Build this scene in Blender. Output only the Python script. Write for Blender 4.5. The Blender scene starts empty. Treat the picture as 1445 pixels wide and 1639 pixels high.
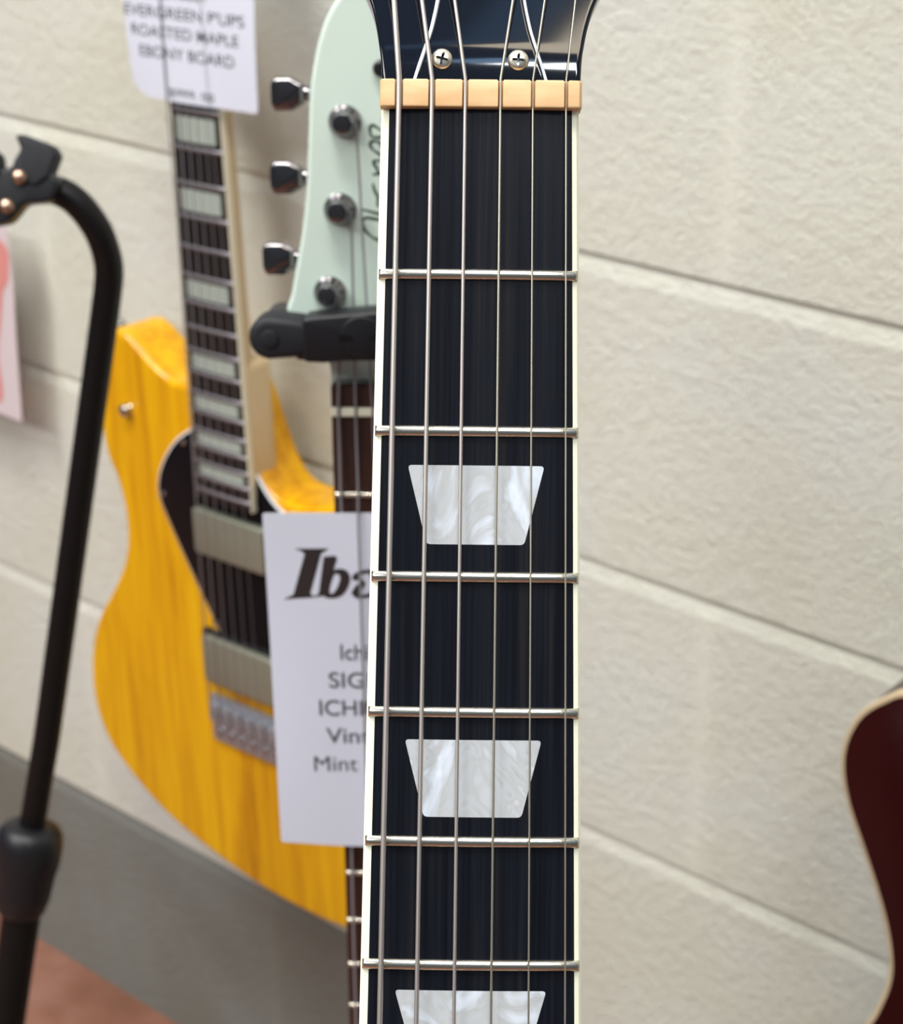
import bpy, bmesh, math, random
from mathutils import Vector, Matrix
random.seed(7)
S = bpy.context.scene
COL = S.collection
MM = .001

# ---------------------------------------------------------------- camera, world, lights, exposure
def mat4(R, loc):
    M = Matrix(R).to_4x4(); M.translation = Vector(loc); return M
cam_d = bpy.data.cameras.new('camera')
cam = bpy.data.objects.new('camera', cam_d); COL.objects.link(cam)
cam.matrix_world = mat4([[0.765547, -0.26918, 0.584362], [0.643339, 0.330473, -0.690581], [-0.007225, 0.904616, 0.426167]], (0, -.91163, 1.1764))
cam_d.sensor_fit = 'VERTICAL'; cam_d.sensor_height = 36; cam_d.sensor_width = 36
cam_d.lens = 3122.6/1639*36
cam_d.clip_start = .02; cam_d.clip_end = 50
cam_d.dof.use_dof = True; cam_d.dof.focus_distance = .4195; cam_d.dof.aperture_fstop = 30
S.camera = cam

w = bpy.data.worlds.new('world'); S.world = w; w.use_nodes = True
# soft shop surroundings: dim towards the floor and the far room, lighter towards the ceiling
_n = w.node_tree.nodes; _tc = _n.new('ShaderNodeTexCoord'); _sp = _n.new('ShaderNodeSeparateXYZ'); _r = _n.new('ShaderNodeValToRGB')
w.node_tree.links.new(_tc.outputs['Generated'], _sp.inputs[0]); w.node_tree.links.new(_sp.outputs[2], _r.inputs[0])
_cr = _r.color_ramp; _cr.elements.new(.5); _cr.elements.new(.8)
for _e, (_p, _c) in zip(_cr.elements, ((0, (.12, .13, .14, 1)), (.35, (.16, .18, .21, 1)), (.62, (.27, .33, .42, 1)), (.9, (.30, .40, .55, 1)))): _e.position = _p; _e.color = _c
w.node_tree.links.new(_r.outputs[0], _n['Background'].inputs[0])
_n['Background'].inputs[1].default_value = 1.0

def area(name, loc, target, sx, sy, power, color):
    l = bpy.data.lights.new(name, 'AREA'); l.shape = 'RECTANGLE'; l.size = sx; l.size_y = sy
    l.energy = power; l.color = color
    o = bpy.data.objects.new(name, l); COL.objects.link(o); o.location = loc
    o.rotation_euler = (Vector(target)-Vector(loc)).to_track_quat('-Z', 'Y').to_euler(); return o
area('ceiling_lamp_warm', (.58, -1.03, 2.8), (.58, -1.03, 0), .54, .42, 8.4, (1, .86, .66))
area('ceiling_tube', (.92, -1.53, 2.8), (.92, -1.53, 0), .5, .17, 16, (.93, .97, 1))
area('blue_glint_helper', (.60, -1.53, 2.8), (.60, -1.53, 0), .09, .16, .3, (.35, .62, 1))  # added blue strip, no real tube: bluish glint beside the nut
area('blue_sheen_helper', (.255, -1.10, 2.8), (.255, -1.10, 0), .065, .6, .12, (.25, .55, 1))  # added dim blue panel, no real window: blue sheen on the black headstock
area('ceiling_lamp_left', (-1.6, -1.5, 2.8), (-1.6, -1.5, 0), .6, 1.2, 66, (1, .98, .93))
area('ceiling_lamp_back', (-1.1, -3.2, 2.8), (-1.1, -3.2, 0), 2.0, 1.0, 118, (1, .98, .93))
area('ceiling_lamp_front', (-.45, -.85, 2.8), (-.45, -.85, 0), .9, .25, 44, (1, .97, .91))

S.view_settings.view_transform = 'Standard'; S.view_settings.look = 'None'
S.view_settings.gamma = 1; S.view_settings.use_curve_mapping = False
S.view_settings.exposure = -0.27

# ---------------------------------------------------------------- materials
def lin(c):
    return tuple(((x/255+.055)/1.055)**2.4 if x > 10 else x/255/12.92 for x in c) + (1,)
class M:
    def __init__(s, name, col=(128, 128, 128), rough=.5, metal=0, coat=0, spec=.5, ior=1.5):
        s.m = bpy.data.materials.new(name); s.m.use_nodes = True
        s.nt = s.m.node_tree; s.n = s.nt.nodes; s.b = s.n['Principled BSDF']
        s.b.inputs['Base Color'].default_value = lin(col); s.b.inputs['Roughness'].default_value = rough
        s.b.inputs['Metallic'].default_value = metal; s.b.inputs['Coat Weight'].default_value = coat
        s.b.inputs['Specular IOR Level'].default_value = spec; s.b.inputs['IOR'].default_value = ior
    def link(s, a, b): s.nt.links.new(a, b)
    def node(s, t, **kw):
        n = s.n.new(t)
        for k, v in kw.items():
            if k in ('operation', 'wave_type', 'bands_direction', 'data_type', 'blend_type', 'feature', 'wave_profile', 'use_clamp'): setattr(n, k, v)
            else: n.inputs[k].default_value = v
        return n
    def coords(s, scale=(1, 1, 1), loc=(0, 0, 0)):
        tc = s.n.new('ShaderNodeTexCoord'); mp = s.n.new('ShaderNodeMapping')
        mp.inputs['Scale'].default_value = scale; mp.inputs['Location'].default_value = loc
        s.link(tc.outputs['Object'], mp.inputs['Vector']); return mp.outputs[0]
    def noise(s, vec, scale, detail=4, rough=.55, dist=0):
        n = s.node('ShaderNodeTexNoise', Scale=scale, Detail=detail, Roughness=rough, Distortion=dist)
        s.link(vec, n.inputs['Vector']); return n.outputs['Fac']
    def ramp(s, fac, stops):
        r = s.n.new('ShaderNodeValToRGB'); cr = r.color_ramp
        while len(cr.elements) < len(stops): cr.elements.new(.5)
        for e, (p, c) in zip(cr.elements, stops): e.position = p; e.color = lin(c)
        s.link(fac, r.inputs[0]); return r.outputs[0]
    def base(s, out): s.link(out, s.b.inputs['Base Color'])
    def bump(s, h, strength, dist=.001):
        b = s.node('ShaderNodeBump', Strength=strength, Distance=dist); s.link(h, b.inputs['Height'])
        s.link(b.outputs[0], s.b.inputs['Normal']); return b
    def math(s, op, a, b=None, c=None):
        n = s.n.new('ShaderNodeMath'); n.operation = op
        for i, v in enumerate((a, b, c)):
            if v is None: continue
            if isinstance(v, (int, float)): n.inputs[i].default_value = v
            else: s.link(v, n.inputs[i])
        return n.outputs[0]

# painted block wall: cream paint above a grey painted bottom course
mw = M('painted_block', rough=.55)
tc = mw.n.new('ShaderNodeTexCoord'); sep = mw.n.new('ShaderNodeSeparateXYZ'); mw.link(tc.outputs['Object'], sep.inputs[0])
v = mw.coords()
mot = mw.noise(v, 5, 3)
cream = mw.ramp(mot, [(.3, (210, 209, 193)), (.5, (216, 216, 205)), (.7, (216, 218, 213))])
grey = mw.ramp(mot, [(.3, (118, 117, 108)), (.7, (134, 137, 134))])
edge = mw.math('ADD', sep.outputs[2], mw.math('MULTIPLY', mw.math('SUBTRACT', mw.noise(v, 30), .5), .006))
isg = mw.math('LESS_THAN', edge, .2075)
mx = mw.node('ShaderNodeMix', data_type='RGBA'); mw.link(isg, mx.inputs[0]); mw.link(cream, mx.inputs[6]); mw.link(grey, mx.inputs[7]); mw.base(mx.outputs[2])
# vertical mortar joints, half a block apart from course to course
course = mw.math('FLOOR', mw.math('DIVIDE', sep.outputs[2], .2032))
odd = mw.math('MODULO', course, 2)
xs = mw.math('ADD', mw.math('ADD', sep.outputs[0], .568+.2032+4.064), mw.math('MULTIPLY', odd, .2032))
dj = mw.math('ABSOLUTE', mw.math('SUBTRACT', mw.math('MODULO', xs, .4064), .2032))
groove = mw.math('SMOOTH_MIN', mw.math('DIVIDE', dj, .013), 1, .6)
fine = mw.noise(v, 300, 6, .7)
med = mw.noise(v, 110, 4, .62)
h = mw.math('ADD', mw.math('MULTIPLY', fine, .9), mw.math('MULTIPLY', med, 1.1))
h = mw.math('ADD', mw.math('MULTIPLY', h, mw.math('ADD', mw.math('MULTIPLY', groove, .5), .5)), mw.math('MULTIPLY', groove, .3))
mw.bump(h, .75, .0026)

mfl = M('brown_floor', rough=.45)
vf = mfl.coords(); mfl.base(mfl.ramp(mfl.noise(vf, 9, 6, .6), [(.3, (104, 68, 50)), (.5, (128, 86, 68)), (.72, (152, 110, 94))])); mfl.bump(mfl.noise(vf, 60), .15)

mebony = M('ebony', rough=.3, spec=.2)
ve = mebony.coords((900, 14, 200)); ve2 = mebony.coords((260, 5, 100))
mebony.base(mebony.ramp(mebony.math('ADD', mebony.math('MULTIPLY', mebony.noise(ve, 1, 3), .5), mebony.math('MULTIPLY', mebony.noise(ve2, 1, 2), .5)), [(.38, (11, 13, 19)), (.52, (19, 22, 30)), (.60, (26, 27, 32)), (.72, (46, 36, 32))]))
mebony.bump(mebony.noise(ve, 1, 4), .35, .0003)
mebony2 = M('dark_ebony', (14, 12, 13), rough=.4)
mrose = M('dark_rosewood', rough=.5)
vr = mrose.coords((500, 20, 200)); mrose.base(mrose.ramp(mrose.noise(vr, 1, 4), [(.35, (30, 14, 9)), (.6, (62, 30, 20)), (.75, (80, 44, 28))]))
mbind = M('cream_binding', (238, 239, 216), rough=.35)
mnut = M('bone_nut', rough=.42); vn = mnut.coords((1, 3, 1)); mnut.base(mnut.ramp(mnut.noise(vn, 130, 3), [(.3, (216, 172, 122)), (.7, (230, 192, 144))]))
mnick = M('nickel', (218, 212, 196), rough=.24, metal=1)
mfret2 = M('worn_fret_metal', (176, 172, 178), rough=.42, metal=1)
mchrome = M('chrome', (200, 200, 200), rough=.1, metal=1)
mbridge = M('bridge_metal', (160, 163, 172), rough=.28, metal=.6)
mscrewn = M('nickel_screw', (236, 230, 214), rough=.36, metal=1)
mdchrome = M('dark_chrome', (132, 128, 130), rough=.12, metal=1)
mpick = M('brushed_pickup_cover', (160, 162, 146), rough=.5, metal=.75)
def wound(name, col, freq, r=.3):
    m = M(name, col, rough=r, metal=1)
    tcw = m.coords(); wv = m.node('ShaderNodeTexWave', wave_type='BANDS', bands_direction='Y', Scale=freq); m.link(tcw, wv.inputs[0])
    m.bump(wv.outputs['Fac'], .12, .00003); return m
mwound = wound('wound_string', (196, 189, 184), 900, .5)
mplain = M('plain_string', (190, 184, 168), rough=.42, metal=1)
mdstr = M('dull_string', (146, 144, 148), rough=.5, metal=.5)
mpearl = M('pearl_inlay', rough=.22, coat=.4)
vp = mpearl.coords((1, .62, 1)); n1 = mpearl.n.new('ShaderNodeTexNoise'); n1.inputs['Scale'].default_value = 62; n1.inputs['Detail'].default_value = 3; n1.inputs['Distortion'].default_value = 2.6; mpearl.link(vp, n1.inputs['Vector'])
mpearl.base(mpearl.ramp(n1.outputs['Fac'], [(.30, (172, 171, 170)), (.42, (190, 195, 200)), (.52, (183, 186, 188)), (.62, (208, 216, 227)), (.72, (222, 231, 243))]))
mpearl2 = M('grey_pearl', (158, 166, 158), rough=.35)
mblack = M('gloss_black', (8, 12, 22), rough=.06, coat=0, spec=.5)
mblackp = M('satin_black_plastic', (17, 18, 23), rough=.42, spec=.4)
mblackm = M('black_steel', (5, 5, 6), rough=.45, spec=.3)
mrub = M('black_rubber', (20, 22, 29), rough=.6, spec=.4)
mwhitep = M('white_plastic', (226, 230, 238), rough=.35)
mknob = M('chrome_button', (190, 190, 185), rough=.15, metal=1)
mscrewt = M('brass_screw', (190, 160, 140), rough=.3, metal=1)
mdarkneck = M('dark_neck', (34, 22, 16), rough=.3)
mmaple = M('roasted_maple', rough=.35); vm = mmaple.coords((300, 12, 300)); mmaple.base(mmaple.ramp(mmaple.noise(vm, 1), [(.3, (186, 160, 122)), (.7, (202, 180, 144))]))
mmint = M('mint_paint', (203, 220, 210), rough=.22, coat=.5)
mred = M('wine_red', rough=.2, coat=0, spec=.25); vd = mred.coords((6, 6, 6)); mred.base(mred.ramp(mred.noise(vd, 1), [(.35, (36, 0, 2)), (.7, (46, 0, 6))]))
mtanb = M('tan_binding', (196, 176, 144), rough=.3)
mbind2 = M('aged_binding', (212, 204, 182), rough=.4)
mguard = M('black_pickguard', (7, 10, 16), rough=.15, spec=.18)
# translucent butterscotch over ash grain
my = M('butterscotch_ash', rough=.24, spec=.4, coat=.15)
vy = my.coords((26, 2.6, 26)); vy2 = my.coords((150, 6, 150), (3, 1, 0))
gy = my.math('ADD', my.math('MULTIPLY', my.noise(vy, 1, 5, .6, .6), .6), my.math('MULTIPLY', my.noise(vy2, 1, 4, .6), .4))
my.base(my.ramp(gy, [(.34, (168, 106, 0)), (.46, (208, 148, 0)), (.55, (222, 166, 2)), (.70, (230, 180, 10))]))
mpaper = M('white_paper', (206, 209, 223), rough=.6)
mink = M('black_ink', (38, 30, 30), rough=.6)
mink2 = M('grey_ink', (62, 62, 70), rough=.6)
mgreen = M('dark_green_ink', (28, 58, 44), rough=.35)
mredp = M('red_print', (210, 138, 132), rough=.6)
mpinkp = M('pinkish_card', (208, 194, 198), rough=.6)

# ---------------------------------------------------------------- mesh helpers (millimetre input)
def new_obj(name, bm, mat, parent=None, smooth=True, flip=True):
    if flip: bmesh.ops.recalc_face_normals(bm, faces=bm.faces)
    me = bpy.data.meshes.new(name); bm.to_mesh(me); bm.free()
    if smooth:
        for p in me.polygons: p.use_smooth = True
        try: me.set_sharp_from_angle(angle=math.radians(38))
        except Exception: pass
    me.materials.append(mat.m)
    o = bpy.data.objects.new(name, me); COL.objects.link(o); o.parent = parent
    return o
def empty(name, M4, label, cat, group=None):
    o = bpy.data.objects.new(name, None); COL.objects.link(o); o.matrix_world = M4; o.empty_display_size = .05
    o['label'] = label; o['category'] = cat
    if group: o['group'] = group
    return o
def vmm(x, y, z): return (x*MM, y*MM, z*MM)
def spline(pts, n=6, closed=True):
    out = []; N = len(pts)
    rng = range(N) if closed else range(N-1)
    for i in rng:
        if closed: p = [Vector(pts[(i+k-1) % N]) for k in range(4)]
        else: p = [Vector(pts[max(0, min(N-1, i+k-1))]) for k in range(4)]
        for j in range(n):
            t = j/n
            out.append(tuple(.5*((2*p[1])+(-p[0]+p[2])*t+(2*p[0]-5*p[1]+4*p[2]-p[3])*t*t+(-p[0]+3*p[1]-3*p[2]+p[3])*t**3)))
    if not closed: out.append(tuple(pts[-1]))
    return out
def area2(o): return sum(o[i][0]*o[(i+1) % len(o)][1]-o[(i+1) % len(o)][0]*o[i][1] for i in range(len(o)))/2
def inset(o, d):
    if area2(o) < 0: o = o[::-1]
    n = len(o); out = []
    for i in range(n):
        a, b, c = Vector(o[i-1][:2]), Vector(o[i][:2]), Vector(o[(i+1) % n][:2])
        e1 = (b-a); e2 = (c-b)
        if e1.length < 1e-9 or e2.length < 1e-9: out.append(tuple(b)); continue
        e1.normalize(); e2.normalize()
        n1 = Vector((-e1.y, e1.x)); n2 = Vector((-e2.y, e2.x)); m = n1+n2
        if m.length < 1e-6: m = n1
        m.normalize(); k = max(.5, m.dot(n1)); out.append(tuple(b+m*d/k))
    return out
def prism_bm(o, z0, z1, r=0, seg=3, bm=None, both=True, T=None, land=0):
    """solid between z0 (back) and z1 (front), rims rounded by radius r"""
    bm = bm or bmesh.new()
    if area2(o) < 0: o = o[::-1]
    rings = []
    if r > 0:
        if both:
            for k in range(seg+1):
                a = math.pi/2*k/seg; rings.append((inset(o, r*(1-math.sin(a))), z0+r*(1-math.cos(a))))
        else: rings.append((o, z0))
        for k in range(seg+1):
            a = math.pi/2*k/seg; rings.append((inset(o, r*(1-math.cos(a))), z1-r+r*math.sin(a)))
    else: rings = [(o, z0), (o, z1)]
    if land: rings.append((inset(o, r+land), z1))
    T = T or (lambda x, y, z: (x, y, z))
    vs = [[bm.verts.new(vmm(*T(x, y, z))) for x, y in [(q[0], q[1]) for q in ring]] for ring, z in rings]
    n = len(o)
    for a, b in zip(vs, vs[1:]):
        for i in range(n): bm.faces.new((a[i], a[(i+1) % n], b[(i+1) % n], b[i]))
    bm.faces.new(vs[0][::-1]); bm.faces.new(vs[-1])
    return bm
def rrect(x0, y0, x1, y1, r, n=5):
    o = []
    for cx, cy, a0 in ((x1-r, y1-r, 0), (x0+r, y1-r, 90), (x0+r, y0+r, 180), (x1-r, y0+r, 270)):
        for k in range(n+1):
            a = math.radians(a0+90*k/n); o.append((cx+r*math.cos(a), cy+r*math.sin(a)))
    return o
def rpoly(pts, r, n=4):
    """round the corners of a polygon"""
    o = []; N = len(pts)
    for i in range(N):
        a, b, c = Vector(pts[i-1]), Vector(pts[i]), Vector(pts[(i+1) % N])
        u = (a-b).normalized(); w_ = (c-b).normalized()
        p, q = b+u*r, b+w_*r
        for k in range(n+1):
            t = k/n; o.append(tuple((1-t)**2*p+2*t*(1-t)*b+t*t*q))
    return o
def circle(cx, cy, r, n=24): return [(cx+r*math.cos(2*math.pi*k/n), cy+r*math.sin(2*math.pi*k/n)) for k in range(n)]
def tube_bm(pts, r, seg=10, bm=None, cap=True):
    bm = bm or bmesh.new(); P = [Vector(p) for p in pts]; n = len(P)
    rs = r if isinstance(r, (list, tuple)) else [r]*n
    t = (P[1]-P[0]).normalized(); u = t.orthogonal().normalized(); rings = []
    for i in range(n):
        tt = (P[min(i+1, n-1)]-P[max(i-1, 0)]).normalized()
        u = (u-tt*u.dot(tt)).normalized(); vv = tt.cross(u)
        rings.append([bm.verts.new(tuple((P[i]+(u*math.cos(2*math.pi*k/seg)+vv*math.sin(2*math.pi*k/seg))*rs[i])*MM)) for k in range(seg)])
    for a, b in zip(rings, rings[1:]):
        for k in range(seg): bm.faces.new((a[k], a[(k+1) % seg], b[(k+1) % seg], b[k]))
    if cap: bm.faces.new(rings[0][::-1]); bm.faces.new(rings[-1])
    return bm
def lathe_bm(prof, c=(0, 0, 0), axis='z', n=24, bm=None):
    bm = bm or bmesh.new(); rings = []
    for r, h in prof:
        ring = []
        for k in range(n):
            a = 2*math.pi*k/n; p = (r*math.cos(a), r*math.sin(a), h)
            if axis == 'x': p = (p[2], p[0], p[1])
            if axis == 'y': p = (p[0], p[2], -p[1])
            ring.append(bm.verts.new(vmm(p[0]+c[0], p[1]+c[1], p[2]+c[2])))
        rings.append(ring)
    for a, b in zip(rings, rings[1:]):
        for k in range(n): bm.faces.new((a[k], a[(k+1) % n], b[(k+1) % n], b[k]))
    bm.faces.new(rings[0][::-1]); bm.faces.new(rings[-1]); return bm
def text_obj(s, x, y, height, mat, parent, z, width=None, align='LEFT', shear=0, bold=0, name='text_line', yc=True):
    cu = bpy.data.curves.new('t', 'FONT'); cu.body = s; cu.size = 1; cu.shear = shear; cu.offset = bold; cu.extrude = 0
    to = bpy.data.objects.new('t', cu); COL.objects.link(to)
    dg = bpy.context.evaluated_depsgraph_get(); me = bpy.data.meshes.new_from_object(to.evaluated_get(dg))
    bpy.data.objects.remove(to); bpy.data.curves.remove(cu)
    xs_ = [v.co.x for v in me.vertices]; caph = .73
    x0, x1 = min(xs_), max(xs_); sx = height/caph
    if width: sx = width/(x1-x0)
    sy = height/caph
    for v_ in me.vertices:
        v_.co = ((x+(v_.co.x-x0)*sx)*MM, (y+v_.co.y*sy)*MM, z*MM)
    me.name = name; me.materials.append(mat.m)
    o = bpy.data.objects.new(name, me); COL.objects.link(o); o.parent = parent; return o

# ---------------------------------------------------------------- guitar parts
def fretpos(L, n): return -L*(1-2**(-n/12))
def arcz(x, R): return -(x*x)/(2*R)
def board(name, L, hw, y0, y1, mat, parent, R=305, th=5.5, inw=0):
    """fingerboard: radiused top, strips between y0 (nut side) and y1"""
    bm = bmesh.new(); NX = 12; ys = [y0+(y1-y0)*k/10 for k in range(11)]
    rows = []
    for y in ys:
        h_ = hw(y)-inw
        row = [bm.verts.new(vmm(-h_+2*h_*k/NX, y, arcz(-h_+2*h_*k/NX, R))) for k in range(NX+1)]
        row += [bm.verts.new(vmm(h_, y, -th)), bm.verts.new(vmm(-h_, y, -th))]
        rows.append(row)
    n = NX+3
    for a, b in zip(rows, rows[1:]):
        for k in range(n): bm.faces.new((a[k], a[(k+1) % n], b[(k+1) % n], b[k]))
    bm.faces.new(rows[0][::-1]); bm.faces.new(rows[-1])
    return new_obj(name, bm, mat, parent)
def binding_strip(side, hw, y0, y1, w_, mat, parent, R=305, th=5.5):
    bm = bmesh.new(); rows = []
    for k in range(11):
        y = y0+(y1-y0)*k/10; a = hw(y); b = a-w_
        pr = [(b, arcz(b, R)+.03), (a-.5, arcz(a, R)+.03), (a, arcz(a, R)-.5), (a, -th), (b, -th)]
        rows.append([bm.verts.new(vmm(side*x, y, z)) for x, z in pr])
    for a, b in zip(rows, rows[1:]):
        for k in range(5): bm.faces.new((a[k], a[(k+1) % 5], b[(k+1) % 5], b[k]))
    bm.faces.new(rows[0][::-1]); bm.faces.new(rows[-1])
    return new_obj('binding', bm, mat, parent)
def fret(y, h_, mat, parent, w_=1.2, ht=1.15, R=305, bev=.9, name='fret'):
    bm = bmesh.new(); st = []
    xs_ = [-h_, -h_+.35*bev, -h_+bev]+[(-h_+bev)+(2*h_-2*bev)*k/8 for k in range(1, 8)]+[h_-bev, h_-.35*bev, h_]
    sc = [.25, .8, 1]+[1]*7+[1, .8, .25]
    for x, s in zip(xs_, sc):
        st.append([bm.verts.new(vmm(x, y+w_*math.cos(math.pi*k/10)*(1 if s == 1 else .95), arcz(x, R)-.05+ht*s*math.sin(math.pi*k/10)**.8)) for k in range(11)]
                  + [bm.verts.new(vmm(x, y-w_, arcz(x, R)-.4)), bm.verts.new(vmm(x, y+w_, arcz(x, R)-.4))])
    for a, b in zip(st, st[1:]):
        for k in range(13): bm.faces.new((a[k], a[(k+1) % 13], b[(k+1) % 13], b[k]))
    bm.faces.new(st[0][::-1]); bm.faces.new(st[-1])
    return new_obj(name, bm, mat, parent)
def plate(o, z0, z1, mat, parent, name, r=.3, R=None, T=None):
    """thin plate; with R it follows the fingerboard radius"""
    if R: T = lambda x, y, z: (x, y, z+arcz(x, R))
    return new_obj(name, prism_bm(o, z0, z1, r, 2, T=T), mat, parent)
def radius_plate(o, z, mat, parent, name, R=305):
    """inlay: subdivided so it follows the board radius"""
    bm = bmesh.new(); o = o if area2(o) > 0 else o[::-1]
    vs = [bm.verts.new(vmm(x, y, 0)) for x, y in o]; f = bm.faces.new(vs)
    x0 = min(p[0] for p in o); x1 = max(p[0] for p in o)
    for k in range(1, 10):
        x = x0+(x1-x0)*k/10
        bmesh.ops.bisect_plane(bm, geom=bm.verts[:]+bm.edges[:]+bm.faces[:], plane_co=vmm(x, 0, 0), plane_no=(1, 0, 0))
    r_ = bmesh.ops.extrude_face_region(bm, geom=bm.faces[:])
    top = [g for g in r_['geom'] if isinstance(g, bmesh.types.BMVert)]
    ts = set(top)
    for v_ in bm.verts:
        x = v_.co.x/MM; v_.co.z = (arcz(x, R)+(z if v_ in ts else -.8))*MM
    return new_obj(name, bm, mat, parent, smooth=False)
def neck_back(hw, y0, y1, mat, parent, d0=14, d1=17, ztop=-5.5):
    bm = bmesh.new(); rows = []; N = 14
    for k in range(9):
        t = k/8; y = y0+(y1-y0)*t; h_ = hw(y); d = d0+(d1-d0)*t
        rows.append([bm.verts.new(vmm(h_*math.copysign(abs(math.cos(math.pi*j/N))**.8, math.cos(math.pi*j/N)), y, ztop-d*math.sin(math.pi*j/N)**.85)) for j in range(N+1)])
    n = N+1
    for a, b in zip(rows, rows[1:]):
        for j in range(n): bm.faces.new((a[j], a[(j+1) % n], b[(j+1) % n], b[j]))
    bm.faces.new(rows[0][::-1]); bm.faces.new(rows[-1])
    return new_obj('neck', bm, mat, parent)
def tuner(parent, x, y, z, side, mat, bx, post_r=3.2, washer=6.6, btn=(12, 15), dy=0):
    """post with domed ferrule on the face, shaft and kidney button out of the side"""
    p = new_obj('tuning_post', lathe_bm([(washer, 0), (washer, .8), (washer-.8, 1.8), (post_r+1.2, 2.6), (post_r+.3, 3.2), (post_r, 4), (post_r, 8.4), (post_r-.5, 9.2), (post_r-1.2, 9.4)], (x, y, z)), mat, parent)
    y += dy
    bmh = tube_bm([(x, y, z-18), (bx-side*7.5, y, z-18)], 1.8); 
    lathe_bm([(3.2, 0), (3.2, 4), (2.2, 6)], (bx-side*9, y, z-18) if side > 0 else (bx+9-4, y, z-18), 'x', 14, bmh)
    new_obj('tuner_shaft', bmh, mat, p)
    w_, hh = btn
    o = rpoly([(bx-side*7, y-hh*.30), (bx-side*7, y+hh*.30), (bx-side*2, y+hh*.5), (bx+side*5.5, y+hh*.5), (bx+side*7, y+hh*.3), (bx+side*7, y-hh*.3), (bx+side*5.5, y-hh*.5), (bx-side*2, y-hh*.5)], 1.1)
    new_obj('tuner_button', prism_bm(o, z-18-4, z-18+4, 2.2, 4), mat, p)
    return p
def humbucker(x0, y0, x1, y1, z0, z1, mat, parent, ring=True):
    if ring:
        o = rrect(x0-4.5, y0-4, x1+4.5, y1+4, 4)
        r_ = new_obj('pickup_ring', prism_bm(o, z0, z0+3.2, .8), mblackp, parent)
        for sx in (x0-2.3, x1+2.3): new_obj('screw', lathe_bm([(1.9, 0), (1.7, .7), (.8, 1.1)], (sx, (y0+y1)/2, z0+3.2), n=12), mchrome, r_)
    p = new_obj('pickup', prism_bm(rrect(x0, y0, x1, y1, 2.5), z0, z1, 1, 3), mat, parent)
    return p

# ================================================================= THE SETTING
bm = bmesh.new(); prof = [(0, 0.0)]; C_ = .2032
for k in range(1, 13):
    z = C_*k
    prof += [(0, z-.0088), (.0002, z-.0070), (.0007, z-.0050), (.0013, z-.0020), (.0020, z+.0010), (.0026, z+.0032), (.0029, z+.0044), (.0022, z+.0052), (.0006, z+.0056), (0, z+.0064)]
prof.append((0, C_*12+.1))
xs0 = [-3.2, -2.2, -1.4, -1, -.6, -.2, .4, 1.2, 2.4]
grid = [[bm.verts.new((x, y, z)) for x in xs0] for y, z in prof]
for a, b in zip(grid, grid[1:]):
    for i in range(len(xs0)-1): bm.faces.new((a[i], a[i+1], b[i+1], b[i]))
# give the wall its thickness
bk = [[bm.verts.new((x, .14, z)) for x in (xs0[0], xs0[-1])] for z in (0, C_*12+.1)]
bm.faces.new((bk[0][1], bk[0][0], bk[1][0], bk[1][1]))
wall = new_obj('wall_back', bm, mw, None, False, flip=False); wall['kind'] = 'structure'
bm = bmesh.new(); vv_ = [bm.verts.new(p) for p in ((-3.2, -3.6, 0), (2.4, -3.6, 0), (2.4, .14, 0), (-3.2, .14, 0), (-3.2, -3.6, -.05), (2.4, -3.6, -.05), (2.4, .14, -.05), (-3.2, .14, -.05))]
for f in ((0, 1, 2, 3), (4, 5, 6, 7), (0, 1, 5, 4), (1, 2, 6, 5), (2, 3, 7, 6), (3, 0, 4, 7)): bm.faces.new([vv_[i] for i in f])
floor = new_obj('floor', bm, mfl, None, False); floor['kind'] = 'structure'

# ================================================================= FOREGROUND GUITAR
F = mat4([[0.768399, -0.260927, 0.584362], [0.639746, 0.337376, -0.690581], [-0.016958, 0.904486, 0.426167]], (-.26434, -.58861, 1.07865))
g = empty('electric_guitar', F, 'black electric guitar nearest the camera, ebony fretboard with pearl trapezoid inlays and cream binding', 'guitar')
LS = 628
hwF = lambda y: 21.25+.01345*(-y-3.5)
board('fretboard', LS, hwF, -2.6, -462, mebony, g, inw=1.5)
for s in (-1, 1): binding_strip(s, hwF, -2.6, -462, 1.75 if s < 0 else 1.45, mbind, g)
neck_back(hwF, 4, -440, mdarkneck, g)
meas = {1: -38.5, 2: -72.2, 3: -103.5, 4: -132.6, 5: -160.4, 6: -186.9}
for n in range(1, 23):
    y = meas.get(n, -3.1+fretpos(LS, n)); 
    fret(y, hwF(y)-.35, mnick, g)
inl = {3: (-88, 14.7, 10.5, 17.0), 5: (-146.8, 14.7, 10.5, 16.6), 7: (-200.6, 16.3, 11.6, 16.4), 9: (-249, 16.8, 12, 15), 12: (-311, 17.3, 12.6, 13), 15: (-363, 18, 13.2, 11), 17: (-394, 18.4, 13.5, 9.5), 19: (-421, 18.8, 13.8, 8.5), 21: (-444, 19, 14, 7)}
for n, (yc, wt, wb, hh) in inl.items():
    radius_plate(rpoly([(-wt, yc+hh/2), (wt, yc+hh/2), (wb, yc-hh/2), (-wb, yc-hh/2)], .9), .04, mpearl, g, 'inlay')
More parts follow.
